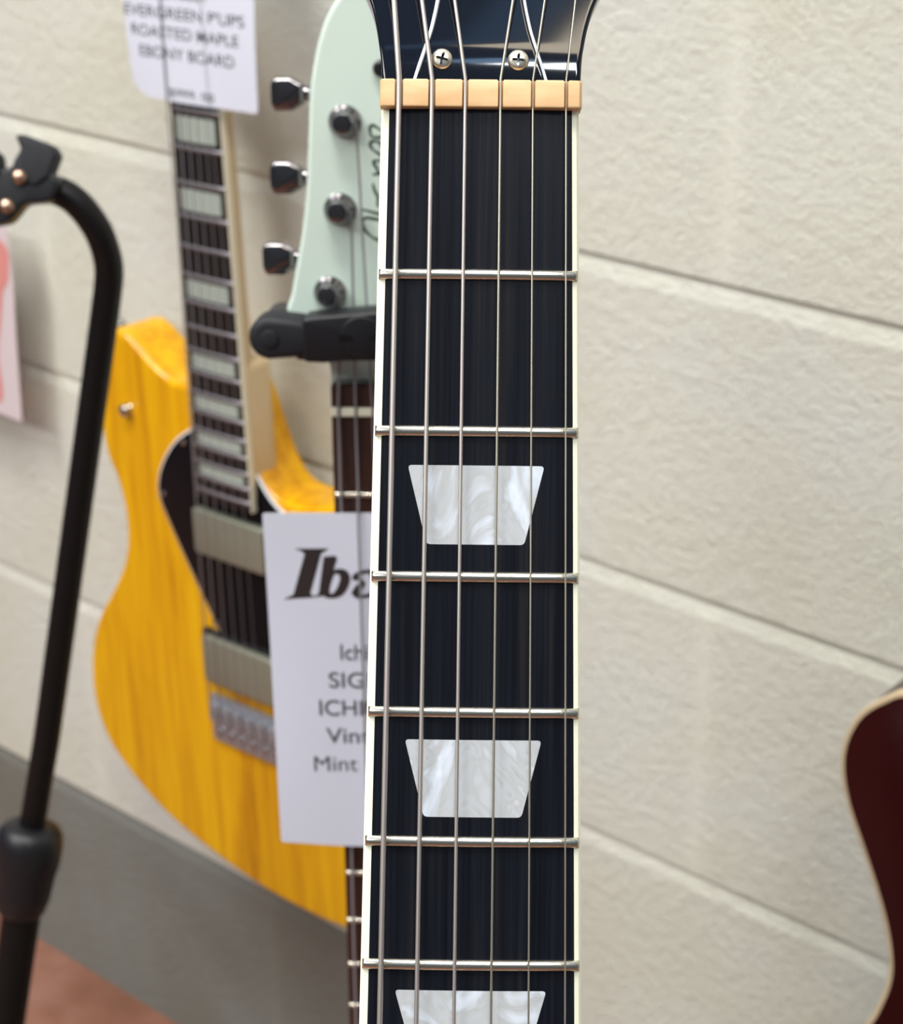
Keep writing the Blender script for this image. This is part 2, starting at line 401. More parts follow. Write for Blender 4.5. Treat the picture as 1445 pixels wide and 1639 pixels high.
# nut with six slots, profile across the neck pushed along it
sx = [(-17.4, -19.3, .62), (-10.35, -11.5, .50), (-3.2, -3.5, .40), (4.35, 4.4, .29), (11.3, 12.4, .22), (18.4, 20.2, .19)]
prf = [(-21.45, -4.5)]; 
prf += [(-21.45, 1.2), (-20.9, 1.9)]
for x, _, r in sx:
    q = r+.28
    prf += [(x-q, 2.1), (x-q*.9, 1.3), (x-q*.5, .95), (x+q*.5, .95), (x+q*.9, 1.3), (x+q, 2.1)]
prf += [(21.2, 1.9), (21.8, 1.2), (21.8, -4.5)]
new_obj('nut', prism_bm(prf, -2.95, 3.1, .45, 3, T=lambda x, y, z: (x, z, y)), mnut, g)
# headstock: stations along y, face ramps down behind the nut
def ztop(y):
    if y <= 3: return -1.2
    if y < 12: t = (y-3)/9; return -1.2-(y-3)*(math.tan(math.radians(1))+(math.tan(math.radians(14))-math.tan(math.radians(1)))*t/2)
    return ztop(11.9999)-(y-12)*math.tan(math.radians(14))
hl = [(3, 21.1), (4.2, 21.2), (8, 21.5), (11, 21.9), (16.4, 22.8), (21.9, 24.3), (30, 28), (40, 33.5), (52, 38), (70, 40), (110, 43), (150, 46), (160, 45), (168, 38), (172, 25)]
hr = [(3, 21.6), (4.2, 21.7), (8, 21.9), (11, 22.3), (16.4, 23.4), (21.9, 25.2), (30, 29), (40, 34), (52, 38), (70, 40), (110, 43), (150, 46), (160, 45), (168, 38), (172, 25)]
ho = spline([(x, y) for y, x in hr], 8, False)+spline([(-x, y) for y, x in hl][::-1], 8, False)
def head_bm(o, zt, zb, r):
    bm = bmesh.new(); o = o if area2(o) > 0 else o[::-1]
    rings = [(inset(o, r), zb), (o, zb+r)]+[(inset(o, r*(1-math.cos(math.pi/2*k/3))), zt-r+r*math.sin(math.pi/2*k/3)) for k in range(4)]+[(inset(o, r+.4), zt)]
    vs = [[bm.verts.new(vmm(x, y, ztop(y)+z)) for x, y in ring] for ring, z in rings]; n = len(o)
    for a, b in zip(vs, vs[1:]):
        for i in range(n): bm.faces.new((a[i], a[(i+1) % n], b[(i+1) % n], b[i]))
    # strips across between left and right side of the outline so the face can bend along y
    for ring, fl in ((vs[0], 1), (vs[-1], 0)):
        m = n//2
        # the outline runs nut->tip on the right then tip->nut on the left
        for i in range(m-1):
            q = [ring[i], ring[i+1], ring[n-2-i], ring[n-1-i]]
            if len(set(q)) == 4: bm.faces.new(q)
    return bm
new_obj('headstock', head_bm(ho, 0, -14, .8), mblack, g)
# bell shaped truss rod cover: white layer with a black layer on top
cl = [(15.4, 0.4), (14.6, 3.0), (13.6, 6.4), (12.6, 9.5), (11.7, 12.5), (10.9, 15.5), (9.7, 22), (9, 30), (7, 38), (3.4, 44)]
cr = [(x, y) for x, y in cl]
cpo = spline(cr, 7, False)+spline([(-x, y) for x, y in cl][::-1], 7, False)
def bent(o, z0, z1, r):
    bm = bmesh.new(); o = o if area2(o) > 0 else o[::-1]; n = len(o); m = n//2
    rings = [(o, z0)]+[(inset(o, r*(1-math.cos(math.pi/2*k/3))), z1-r+r*math.sin(math.pi/2*k/3)) for k in range(4)]+[(inset(o, r+.3), z1)]
    vs = [[bm.verts.new(vmm(x, y, ztop(y)+z)) for x, y in ring] for ring, z in rings]
    for a, b in zip(vs, vs[1:]):
        for i in range(n): bm.faces.new((a[i], a[(i+1) % n], b[(i+1) % n], b[i]))
    for ring in (vs[0], vs[-1]):
        for i in range(m-1): bm.faces.new([ring[i], ring[i+1], ring[n-2-i], ring[n-1-i]])
    return bm
cov = new_obj('truss_rod_cover', bent(inset(cpo, .7), .7, 2.0, .35), mblack, g)
e_ = new_obj('cover_edge', bent(cpo, -.3, 1.25, .3), mwhitep, cov); e_['label'] = 'white bevelled edge'
for px_, py_ in ((-8.25, 7.6), (8.1, 7.5)):
    bmS = bmesh.new(); zt = ztop(py_)+2.0
    N = 64; prof_ = [(2.25, -.3), (2.25, .3), (2.1, .6), (1.8, .85), (1.55, .98)]
    rings = [[bmS.verts.new(vmm(px_+r*math.cos(2*math.pi*k/N), py_+r*math.sin(2*math.pi*k/N), zt+h_)) for k in range(N)] for r, h_ in prof_]
    # cross recess: inner ring follows a four-armed star, then drops
    rot = .5 if px_ < 0 else .1
    star = [(.42+.95*abs(math.cos(2*(2*math.pi*k/N)+rot))**3) for k in range(N)]
    rings.append([bmS.verts.new(vmm(px_+s*math.cos(2*math.pi*k/N), py_+s*math.sin(2*math.pi*k/N), zt+1.12)) for k, s in enumerate(star)])
    rings.append([bmS.verts.new(vmm(px_+s*.8*math.cos(2*math.pi*k/N), py_+s*.8*math.sin(2*math.pi*k/N), zt-.3)) for k, s in enumerate(star)])
    for a, b in zip(rings, rings[1:]):
        for k in range(N): bmS.faces.new((a[k], a[(k+1) % N], b[(k+1) % N], b[k]))
    bmS.faces.new(rings[0][::-1]); bmS.faces.new(rings[-1])
    new_obj('screw', bmS, mscrewn, cov, flip=True)
# strings: nut point, 21 mm above it, far end at the bridge
up = [(-18.7, 20.6), (-12.8, 20.7), (-5.8, 20.7), (6.9, 20.9), (13.7, 21.0), (20.2, 21.0)]
posts = [(-30, 62), (-31, 102), (-32, 142), (32, 142), (31, 102), (30, 62)]
for i, ((xn, xb, r), (xu, yu), (xp, yp)) in enumerate(zip(sx, up, posts)):
    zn = 1.15+r
    k = (xb-xn)/193.5
    zu = ztop(yu)+6.6
    # beyond the measured point the string runs on to its tuning post
    pts = [(xp-math.copysign(3.6, xp), yp, ztop(yp)+7), (xu, yu, ztop(yu)+7.0-.0), (xn, 3.3, zn), (xn, -3, zn), (xn+k*100, -103, zn+.6), (xn+k*300, -303, zn+1.7), (xn+k*625, -628, zn+4)]
    if i in (2, 3): pts[0] = (xp-math.copysign(3.6, xp), yp, ztop(yp)+7)
    new_obj('string', tube_bm(pts, r, 10), mwound if i < 3 else mplain, g)
for i, (xp, yp) in enumerate(posts):
    tuner(g, xp, yp, ztop(yp), -1 if xp < 0 else 1, mnick, math.copysign(60, xp))
# body below the frame
LPO = spline([(-18, -408), (-60, -396), (-105, -400), (-138, -432), (-142, -480), (-118, -540), (-118, -580), (-155, -640), (-168, -705), (-140, -775), (-70, -815), (0, -822), (70, -815), (140, -775), (168, -705), (155, -640), (120, -580), (116, -540), (132, -500), (124, -468), (90, -462), (60, -478), (34, -500), (27, -480), (24, -440)], 5)
new_obj('body', prism_bm(LPO, -62, -12, 5, 4), mblack, g)
humbucker(-35, -505, 35, -472, -12, -2, mnick, g); humbucker(-35, -600, 35, -567, -12, -2, mnick, g)
new_obj('bridge', prism_bm(rrect(-42, -634, 42, -622, 5), -12, 4.5, 1.5), mnick, g)
new_obj('tailpiece', prism_bm(rrect(-48, -678, 48, -662, 7), -12, 1, 3), mnick, g)

# ================================================================= YELLOW GUITAR
Y = mat4([[0.99921, -0.03962, -0.00096], [-9e-05, 0.02186, -0.99976], [0.03963, 0.99898, 0.02184]], (-.9367, -.0625, 1.0598))
g = empty('electric_guitar', Y, 'butterscotch yellow electric guitar with black pickguard hanging flat against the block wall', 'guitar')
hwY = lambda y: 20.7+(27.7-20.7)*(-y)/453
board('fretboard', LS, hwY, 0, -458, mebony2, g, inw=.8)
for s in (-1, 1): binding_strip(s, hwY, 0, -458, .9, mbind2, g)
neck_back(hwY, 3, -440, mmaple, g)
new_obj('neck_heel', prism_bm(rrect(-27.2, -452, 26.6, -352, 5), -29, -5.6, 2.5), mmaple, g)
for n in range(1, 23): y = fretpos(LS, n); fret(y, hwY(y)-.5, mfret2, g, w_=1.45, ht=1.25)
for n in (3, 5, 7, 9, 12, 15, 17, 19, 21):
    ya, yb = fretpos(LS, n-1), fretpos(LS, n); m = (yb-ya)*-.17+.0; hh = hwY(ya)
    radius_plate(rrect(-hh+5, yb+m*1.0, hh-5.5, ya-m, .8), .06, mpearl2, g, 'inlay')
new_obj('nut', prism_bm([(-20.8, -4), (-20.8, 1.6), (20.8, 1.6), (20.8, -4)], 0, 4.5, .4, T=lambda x, y, z: (x, z, y)), mbind, g)
new_obj('headstock', prism_bm(spline([(-20, 3), (-24, 20), (-30, 40), (-34, 90), (-36, 150), (-26, 178), (0, 184), (22, 172), (34, 150), (30, 100), (24, 50), (21, 20), (20, 3)], 4), -17, -3, 1.2), mmaple, g)
yo = [(-23, -379), (-38.5, -380), (-52, -381.0), (-63, -378.5), (-76, -371.5), (-89, -363.0), (-99, -356.5), (-110, -353.5), (-119, -357), (-124, -368), (-133, -401.0), (-138.3, -432.0), (-135.6, -454.6), (-127.3, -471.5), (-121.8, -492.9), (-122.0, -518.5), (-129.5, -543.5), (-145.0, -569.1), (-163.3, -595.0), (-176, -622), (-182.0, -653.6), (-180.5, -681.3), (-170.3, -706.3), (-149.9, -727), (-112.2, -750.4), (-66.9, -766.1), (-12.3, -777.9), (34.2, -782.0), (85.6, -780), (130, -766), (166, -735), (182, -690), (176, -640), (156, -600), (134, -560), (122, -520), (122, -480), (124, -455), (116, -441), (98.2, -439), (77.5, -444.3), (59.6, -447.0), (43.7, -446.0), (33.0, -440.0), (24, -428), (16, -410), (8, -390), (-1, -372), (-10, -366)]
new_obj('body', prism_bm(spline(yo, 4), -54, -10, 5, 5, land=.5), my, g)
gpo = [(-27, -408), (-34.8, -411.1), (-50.8, -421.7), (-63.5, -435.1), (-73.4, -450.9), (-77.8, -465.6), (-76.4, -476.0), (-69.9, -489.2), (-57.6, -510.8), (-40.8, -538.6), (-24.5, -564.5), (-18, -570), (34, -572), (90, -575), (104, -555), (96, -500), (80, -462), (62, -452.5), (52, -454.5), (42, -449.0), (34, -441), (27, -432), (20, -425)]
gps = spline(gpo, 4)
pg = new_obj('pickguard', prism_bm(inset(gps, 1.3), -9.9, -7.4, .4), mguard, g)
gw = new_obj('pickguard_edge', prism_bm(gps, -9.9, -8.1, .3), mwhitep, pg); gw['label'] = 'white bevelled edge'
for x, y in ((-72, -470), (-25, -560), (40, -565), (-45, -424)):
    new_obj('screw', lathe_bm([(2.4, 0), (2.1, .8), (1, 1.2)], (x, y, -7.4), n=12), mchrome, pg)
humbucker(-35.5, -504, 35.5, -469.5, -9.5, -1.6, mpick, g, ring=False)
for s in (-1, 1): new_obj('screw', lathe_bm([(2.2, 0), (2, .8), (1, 1.2)], (s*39, -487, -7.4), n=12), mchrome, pg)
humbucker(-36.5, -608, 36.5, -571, -9.8, -1.8, mpick, g)
br = new_obj('bridge', prism_bm(rrect(-37.5, -660, 37.5, -621, 3), -9.8, -6.8, .8), mbridge, g)
for k in range(6):
    x = -29.5+k*11.8
    sd = new_obj('saddle', prism_bm(rrect(x-5.1, -641, x+5.1, -626, 1.2), -6.8, -1.6, 1.2), mbridge, br)
    new_obj('saddle', lathe_bm([(2.6, 0), (2.6, 2), (1.4, 2.4)], (x, -651, -6.8), n=14), mchrome, br)
for x, y, cr_ in ((-104.5, -412.6, 5.4),):
    sb = new_obj('strap_button', lathe_bm([(4.2, 0), (3.4, .6), (3.2, 2.5), (4.4, 4), (4.6, 5.6), (3.6, 6.6), (1.6, 7)], (x, y, -10)), mknob, g)
new_obj('strap_button', lathe_bm([(5, -8), (5.4, -6.5), (3.2, -4), (3, 4), (3.4, 8)], (-127, -361, -34), 'x'), mknob, g)
for x, y in ((110, -640), (120, -690)):
    new_obj('control_knob', lathe_bm([(9, 0), (9, 13), (8, 14.5), (2, 15)], (x, y, -10)), mdchrome, g)
for i in range(6):
    xn = -17+6.8*i; xb = -26.5+10.6*i; r = (.6, .48, .38, .3, .24, .2)[i]
    zn = 3.7 if i in (0, 5) else 2.1
    zt = 4.9
    pts = [(xn*1.1, 60, 0), (xn, 2.5, 2.2), (xn+(xb-xn)*.12, -75, 2.3), (xn+(xb-xn)*.17, -108, zt if i in (0, 5) else 1.9), (xn+(xb-xn)*.28, -177, zt if i in (0, 5) else 1.9), (xn+(xb-xn)*.42, -260, 2.7), (xb, -628, 4)]
    pts.append((xb, -640, -5))
    new_obj('string', tube_bm(pts, r, 8), mdstr, g)

def tag_sheet(name, M4, o_pts, z, label, cat, mat, bendf):
    """sheet of paper with its own thickness, gently bent; o_pts = rounded outline in mm"""
    bm = bmesh.new(); o = o_pts if area2(o_pts) > 0 else o_pts[::-1]
    bm.faces.new([bm.verts.new(vmm(x, y, 0)) for x, y in o])
    xa, xb = min(p[0] for p in o), max(p[0] for p in o); ya, yb = min(p[1] for p in o), max(p[1] for p in o)
    for k in range(1, 16):
        bmesh.ops.bisect_plane(bm, geom=bm.verts[:]+bm.edges[:]+bm.faces[:], plane_co=vmm(xa+(xb-xa)*k/16, 0, 0), plane_no=(1, 0, 0))
        bmesh.ops.bisect_plane(bm, geom=bm.verts[:]+bm.edges[:]+bm.faces[:], plane_co=vmm(0, ya+(yb-ya)*k/16, 0), plane_no=(0, 1, 0))
    r_ = bmesh.ops.extrude_face_region(bm, geom=bm.faces[:]); ts = {q for q in r_['geom'] if isinstance(q, bmesh.types.BMVert)}
    for v_ in bm.verts: v_.co.z = (z+bendf(v_.co.x/MM, v_.co.y/MM)+(0 if v_ in ts else -.25))*MM
    o_ = new_obj(name, bm, mat, None); o_.matrix_world = M4
    o_['label'] = label; o_['category'] = cat; return o_
def on_sheet(o, bendf, z):
    """lay printed lettering onto the bent sheet"""
    bm = bmesh.new(); bm.from_mesh(o.data)
    for v_ in bm.verts: v_.co.z = (z+.12+bendf(v_.co.x/MM, v_.co.y/MM))*MM
    bm.to_mesh(o.data); bm.free()
bY = lambda x, y: .9*math.sin(y*.035)*min(1, abs(x)/40)+(max(0, -x-24)/32)**2*-1.5
o = rpoly([(-59, -50), (64, -50), (65, -178.5), (-55, -178)], 2.0); 
o = [(-59, -50), (66, -50), (65.5, -110), (62.5, -176.5), (60, -178.5), (-10, -179), (-40, -178), (-49, -174.5), (-53.5, -169), (-55, -160), (-57, -118)]
t1 = tag_sheet('price_tag', Y, rpoly(o, 1.0), 3.3, 'white paper tag tucked under the strings of the yellow guitar, reading EBONY BOARD', 'tag', mpaper, bY)
for s, x, y, wd, hh in (('ASH BODY', -22, -113.5, 46, 7.2), ("EVERGREEN P'UPS", -56, -126.2, 112, 7.4), ('ROASTED MAPLE', -50, -138.6, 100, 7.4), ('EBONY BOARD', -43.5, -151.8, 88.5, 7.6), ('$999. 00', -18.5, -175.5, 42, 5.6)):
    q = text_obj(s, x, y, hh, mink2, t1, 0, width=wd, bold=.006); on_sheet(q, bY, 3.3)

# ================================================================= MINT GUITAR
I = mat4([[0.81913, -0.08859, 0.56672], [0.57299, 0.08058, -0.81559], [0.02658, 0.9928, 0.11677]], (-.5058, -.358, .8695))
g = empty('electric_guitar', I, 'mint green guitar on a stand, chrome tuners and handwritten style logo on its headstock', 'guitar')
hwI = lambda y: 21.2+(28-21.2)*(-y)/467
LI = 648
board('fretboard', LI, hwI, 10.8, -470, mrose, g, th=5)
neck_back(hwI, 10, -440, mmaple, g, ztop=-5)
for n in range(1, 23): y = fretpos(LI, n); fret(y, hwI(y)-.2, mnick, g, w_=1.2, ht=1.1)
new_obj('nut', prism_bm([(-21, -4), (-21, 1.5), (21, 1.5), (21, -4)], -1.7, 1.9, .4, T=lambda x, y, z: (x, z, y)), mbind, g)
hI = [(-21.9, 10.6), (-22, 18.8), (-26, 27), (-33.5, 34), (-38.6, 41.3), (-36.6, 48), (-34.6, 56.9), (-30.7, 74.9), (-28.1, 92.6), (-26.4, 112.5), (-25.0, 129.7), (-23.3, 139.4), (-20.9, 149.0), (-17.3, 158.5), (-11.8, 167), (-4.6, 173), (2, 175)]
hI2 = spline(hI, 4, False); rest = [(-x+2.5 if y > 120 else -x, y) for x, y in hI[:-1]][::-1]
hIo = hI2+spline(rest, 4, False)
hs = new_obj('headstock', prism_bm(hIo, -18, -4, 1.8, 4, land=.5), mmint, g)
for i, (x, y) in enumerate(((-11.2, 118.6), (-14.6, 83.6), (-20.2, 49.6), (19.3, 49.6), (13.7, 83.6), (10.3, 118.6))):
    s = -1 if x < 0 else 1
    tuner(g, x, y, -4, s, mdchrome, (-36.6, -38.6, -43.6, 43.6, 38.6, 36.6)[i], washer=6.7, post_r=4.4, btn=(13, 13.5), dy=(9.3, 10.5, 10.8, 10.8, 10.5, 9.3)[i])
new_obj('headstock_disc', lathe_bm([(3.4, 0), (3.4, 3), (2.4, 4)], (4.4, 139.3, -4)), mblackp, g)  # small dark round spot near the tip, built as a raised disc
strI = [(-17.9, -19.3, 49.6), (-10.7, -13.7, 83.6), (-3.6, -10.3, 118.6), (3.6, 10.3, 118.6), (10.7, 13.7, 83.6), (17.9, 19.3, 49.6)]
for i, (xn, xp, yp) in enumerate(strI):
    r = (.62, .52, .45, .34, .28, .24)[i]; xb = xn*1.46
    f_ = lambda y: xn+(xb-xn)*(-y)/648
    off = 1.1 if i not in (0, 5) else -.2
    pts = [(xp+4.2, yp, .5), (xn, 2, 1.9), (f_(-32), -32, 2.2), (f_(-46), -46, 2.2+off*2.6 if off > 0 else 1.6), (f_(-198), -198, 2.4+off*2.4 if off > 0 else 1.6), (f_(-230), -230, 3), (xb, -640, 5)]
    new_obj('string', tube_bm(pts, r, 8), mdstr if i < 3 else mplain, g)
# script logo along the centre of the headstock (reads upwards), pen strokes
strokes = [
    [(7.5, 117.5), (3.7, 112.8), (2.0, 112.2), (-0.9, 112.8), (-1.2, 116.3), (0.1, 117), (2.5, 115.4), (5.5, 113.5), (7.6, 112)],
    [(6, 104.5), (4.2, 104.2), (2.2, 105.7), (-0.2, 107.2), (-1.4, 109.2), (-0.7, 110.6), (1.1, 110.6), (2.6, 109.9), (3.6, 107.6), (4.4, 106)],
    [(-1.0, 97.4), (1.4, 97.8), (4.8, 97.6)], [(2.0, 97.8), (.6, 100.5), (-0.3, 102.6), (1.9, 103.0), (5, 103.2)],
    [(-0.9, 94), (-0.3, 91.2), (1.0, 88.2), (0.7, 84.9), (3.6, 85.6), (5, 89), (3.2, 92), (5, 93)],
    [(-6.0, 83.6), (0.6, 81.8), (4.6, 80.6), (5.6, 83), (3.4, 84.2), (1.8, 83)],
    [(5, 78.5), (0.8, 79.4), (-3.8, 80.2), (-5.4, 79.2), (-5.7, 77.4), (-4.7, 74.9), (-2.2, 72.4), (0.5, 71.0), (4.2, 69.6), (6, 71)]]
bmL = bmesh.new()
for st in strokes:
    sp = spline(st, 5, False)
    tube_bm([(x, y, -4.0) for x, y in sp], [.42+.3*abs(math.sin(i*.21)) for i in range(len(sp))], 6, bmL)
for v_ in bmL.verts: v_.co.z = -4*MM+(v_.co.z+4*MM)*.25
lg = new_obj('script_logo', bmL, mgreen, hs); lg['label'] = 'dark green script lettering'
new_obj('body', prism_bm(spline([(-30, -395), (-70, -360), (-105, -345), (-130, -372), (-132, -420), (-118, -480), (-122, -540), (-155, -600), (-165, -670), (-135, -740), (-60, -775), (40, -770), (130, -735), (160, -670), (150, -600), (118, -540), (110, -490), (118, -440), (115, -400), (95, -385), (60, -410), (30, -420)], 4), -53, -10, 6, 5), mmint, g)

bI = lambda x, y: 1.0*math.sin((y+20)*.028)*min(1, max(0, -x-18)/25)+.5*math.sin(x*.08+y*.02)*min(1, max(0, -x-18)/25)
# top and bottom edges slope a little with the sheet
it = [(-52.1, -43.6), (72, -42.4), (72, -198.8), (-20, -200), (-51.8, -198.4)]
t2 = tag_sheet('price_tag', I, rpoly(it, 1.2), 3.3, 'white paper tag with a bold black logo, tucked under the strings of the mint guitar', 'tag', mpaper, bI)
for s, x, y, wd in (('Ichika Nito', -21.3, -110.0, 40), ('SIGNATURE', -26.9, -123.1, 60), ('ICHI00', -31.6, -136.2, 30), ('Vintage', -29.2, -149.4, 34), ('Mint Green', -35.0, -162.9, 50), ('$449', -11.8, -186.5, 22)):
    q = text_obj(s, x, y, 7.6 if s != '$449' else 7, mink2, t2, 0, width=wd, bold=0 if s.startswith('Mint') else .008); on_sheet(q, bI, 3.3)
def flat_poly(bm, outs, z=0):
    for o in outs: bm.faces.new([bm.verts.new(vmm(x, y, z)) for x, y in (o if area2(o) > 0 else o[::-1])])
def ribbon(bm, a, b):
    va = [bm.verts.new(vmm(x, y, 0)) for x, y in a]; vb = [bm.verts.new(vmm(x, y, 0)) for x, y in b]
    n = len(a)
    for i in range(n): 
        f = bm.faces.new((va[i], va[(i+1) % n], vb[(i+1) % n], vb[i]))
bmL = bmesh.new()
flat_poly(bmL, [[(-39.2, -59.4), (-24.3, -59.1), (-26, -60.4), (-27.7, -61.4), (-33.2, -79.6), (-32.4, -80.6), (-30, -81.3), (-45, -82.6), (-42.8, -81.4), (-40.6, -80.2), (-34.9, -61.8), (-36, -60.6)]])
flat_poly(bmL, [[(-26.8, -62.9), (-21.8, -62.3), (-20.9, -63.6), (-26.6, -80.6), (-31.8, -81.3), (-29.6, -79.6)]])
bo = spline([(-23.5, -69.6), (-20.5, -68.2), (-17.2, -68.9), (-15.7, -72), (-16.6, -76), (-19.2, -80), (-23, -81.7), (-27, -81.2), (-27.3, -78), (-25.3, -73)], 4)
bi = spline([(-22.6, -71.2), (-21.5, -70.6), (-20.4, -71.0), (-20.1, -72.6), (-20.8, -75.2), (-22, -77.6), (-23.4, -79.3), (-24.7, -79.4), (-24.6, -77), (-23.7, -74)], 4)
ribbon(bmL, bo, bi)
ao = spline([(-7.4, -68.4), (-11, -69.0), (-14.2, -70.6), (-14.6, -73.2), (-11.6, -73.6), (-13.6, -76), (-15.4, -79.2), (-13, -81.6), (-9.6, -81.2), (-5.5, -80.8), (-3.4, -79.4), (-2.6, -74), (-3.6, -69.6)], 4)
ai = spline([(-8, -70), (-10, -70.4), (-11.4, -71), (-11.6, -71.9), (-9.2, -74.6), (-10.2, -76.4), (-11.4, -78.6), (-10.8, -79.8), (-9.2, -79.6), (-7.8, -79), (-6.8, -77.6), (-6.4, -74), (-7, -71.4)], 4)
ribbon(bmL, ao, ai)
lgo = new_obj('printed_logo', bmL, mink, t2, False); on_sheet(lgo, bI, 3.3)
q = text_obj('nez', -1.0, -81.3, 16, mink, t2, 0, width=40, shear=.3, bold=.05); on_sheet(q, bI, 3.3)

# ================================================================= RED GUITAR (right edge)
RM = mat4([[1, 0, 0], [0, 0, -1], [0, 1, 0]], (0, -.1, 0))
g = empty('electric_guitar', mat4([[1, 0, 0], [0, 0, -1], [0, 1, 0]], (-.275, -.1, .5)), 'dark wine red guitar body with pale binding, cut off by the right edge', 'guitar')
ro = [(-325, 667), (-350, 668.5), (-366, 667), (-383.6, 663.3), (-393.7, 656.1), (-405.4, 644.2), (-412.3, 630.7), (-415.5, 615.9), (-414.5, 600.5), (-409.2, 582.8), (-399.7, 562.7), (-388.7, 539), (-380.6, 518), (-376, 499.3), (-375.1, 484.7), (-378.1, 468.1), (-385.1, 447.3), (-405, 410), (-428, 360), (-436, 305), (-424, 250), (-390, 200), (-340, 175), (-275, 168), (-210, 175), (-160, 200), (-126, 250), (-114, 305), (-122, 360), (-145, 410), (-165, 447), (-172, 485), (-166, 520), (-150, 556), (-140, 590), (-150, 612), (-175, 612), (-205, 592), (-236, 580), (-248, 600), (-250, 650), (-252, 667)]
ro = [(x+275, z-500) for x, z in spline(ro, 4)]
bd = new_obj('body', prism_bm(inset(ro, 2.5), -50, .6, 1.2, 3), mred, g)
rb = new_obj('binding', prism_bm(ro, -7, 0, 1.2, 3), mtanb, g)
new_obj('body_side', prism_bm(inset(ro, .35), -50, -5, 2, 3), mred, bd)
board('fretboard', LS, lambda y: 28 if y < 200 else 28-(y-110)*.016, 560, 110, mebony2, g, th=4)
bm = bmesh.new()
new_obj('neck', prism_bm([(-26, 150), (26, 150), (21, 560), (-21, 560)], -22, -4, 6), mred, g)
new_obj('headstock', prism_bm(spline([(-21, 560), (-28, 590), (-40, 610), (-44, 720), (0, 735), (44, 720), (40, 610), (28, 590), (21, 560)], 3), -20, -6, 1), mblack, g)
humbucker(-35, 70, 35, 103, .6, 8, mnick, g); humbucker(-35, -30, 35, 3, .6, 8, mnick, g)
new_obj('bridge', prism_bm(rrect(-42, -66, 42, -54, 5), .6, 12, 1.5), mnick, g)
for i in range(6):
    new_obj('string', tube_bm([(-17+6.8*i, 575, 1.5), (-17+6.8*i, 560, 1.8), (-25+10*i, -60, 12.5)], .3, 6), mdstr, g)

# ================================================================= STANDS
def W(p): return Vector(p)*1000
# left stand: everything in world millimetres, under an Empty on the floor
g = empty('guitar_stand', Matrix.Translation((-.8674, -.42, 0)), 'black tubular guitar stand at the left edge with a bent neck and rubber yoke', 'stand', None)
g.matrix_world = Matrix.Translation((0, 0, 0))
base = Vector((-.8674, -.42, 0)); g.location = base
def rel(p): return tuple((Vector(p)-base)*1000)
pole = [(-.8680, -.262, .8835), (-.8473, -.2494, .8795), (-.8385, -.2435, .8745), (-.8320, -.239, .8655), (-.8272, -.2347, .8520), (-.8268, -.2315, .8331), (-.8300, -.2335, .8107), (-.8544, -.2888, .5415), (-.8639, -.3016, .4751), (-.8649, -.3091, .4408)]
sp = spline([rel(p) for p in pole[:7]], 6, False)+[rel(p) for p in pole[7:]]
new_obj('bent_tube', tube_bm(sp, 8.2, 20), mblackm, g)
lo = [(-.8642, -.3030, .470), (-.8652, -.3120, .43), (-.8680, -.3357, .3424), (-.8690, -.3778, .1801), (-.8674, -.42, .06)]
new_obj('lower_tube', tube_bm([rel(p) for p in lo], 12.2, 20), mblackm, g)
# height collar: two-step plastic sleeve along the pole axis
ca, cb = Vector(rel((-.8637, -.3003, .4800))), Vector(rel((-.8656, -.3165, .4190)))
ax = (cb-ca).normalized()
col_p = [(0, 9.0), (.6, 14), (2.5, 17.5), (6, 20), (12, 21), (26, 20.5), (34, 19), (46, 18), (52, 17.4), (54, 16.2), (58, 16), (62, 13)]
new_obj('height_collar', tube_bm([tuple(ca+ax*d) for d, r in col_p], [r for d, r in col_p], 28), mblackp, g)
for a in (100, 220, 340):
    ar = math.radians(a); dx, dy = math.cos(ar), math.sin(ar)
    top = Vector((-.8684, -.395, .16)); ft = base+Vector((dx*.16, dy*.16, .009))
    l_ = new_obj('leg', tube_bm([rel(top), rel(top.lerp(ft, .6)+Vector((0, 0, .02))), rel(ft)], 8, 12), mblackm, g)
    new_obj('rubber_foot', lathe_bm([(9, -9), (10, -6), (10, 6), (8, 9)], rel(ft), n=14), mrub, l_)
# yoke on the left stand, facing the camera
YK = Matrix([[0.766, -0.22, 0.60], [0.643, 0.27, -0.717], [0, 0.935, 0.355]]).to_4x4()
YK.translation = Vector((-.8520, -.2655, .8862))-base
def yoke_obj(name, bm, mat, parent):
    bmesh.ops.transform(bm, matrix=YK, verts=bm.verts); return new_obj(name, bm, mat, parent)
# finger pads (px/2.92): rounded trapezoids standing over the hub
yk = yoke_obj('yoke', prism_bm(rpoly([(-34, 6), (14, 8), (22, 0), (17, -11), (2, -12), (-6, -22), (-16, -24), (-28, -18), (-36, -8)], 3), -9, 9, 2, 4), mblackp, g)
yoke_obj('yoke_finger', prism_bm(rpoly([(-1.5, 24.5), (3, 25), (19, 19), (21, 14), (16, 2), (9, -3), (-1, 1), (-4, 6), (-2, 12), (1.5, 17)], 2), -8, 11, 1.7, 4), mrub, yk)
yoke_obj('yoke_finger', prism_bm(rpoly([(-36, 22), (-18, 20), (-11, 15), (-10, 6), (-14, -2), (-24, -4), (-36, 2)], 2.4), -8, 11, 1.7, 4), mrub, yk)
for x, y in ((.5, 2), (-7, -13.5)):
    yoke_obj('screw', lathe_bm([(4.2, 0), (3.9, 1.6), (2.4, 3), (.9, 3.4)], (x, y, 11 if y > 0 else 9), n=20), mscrewt, yk)

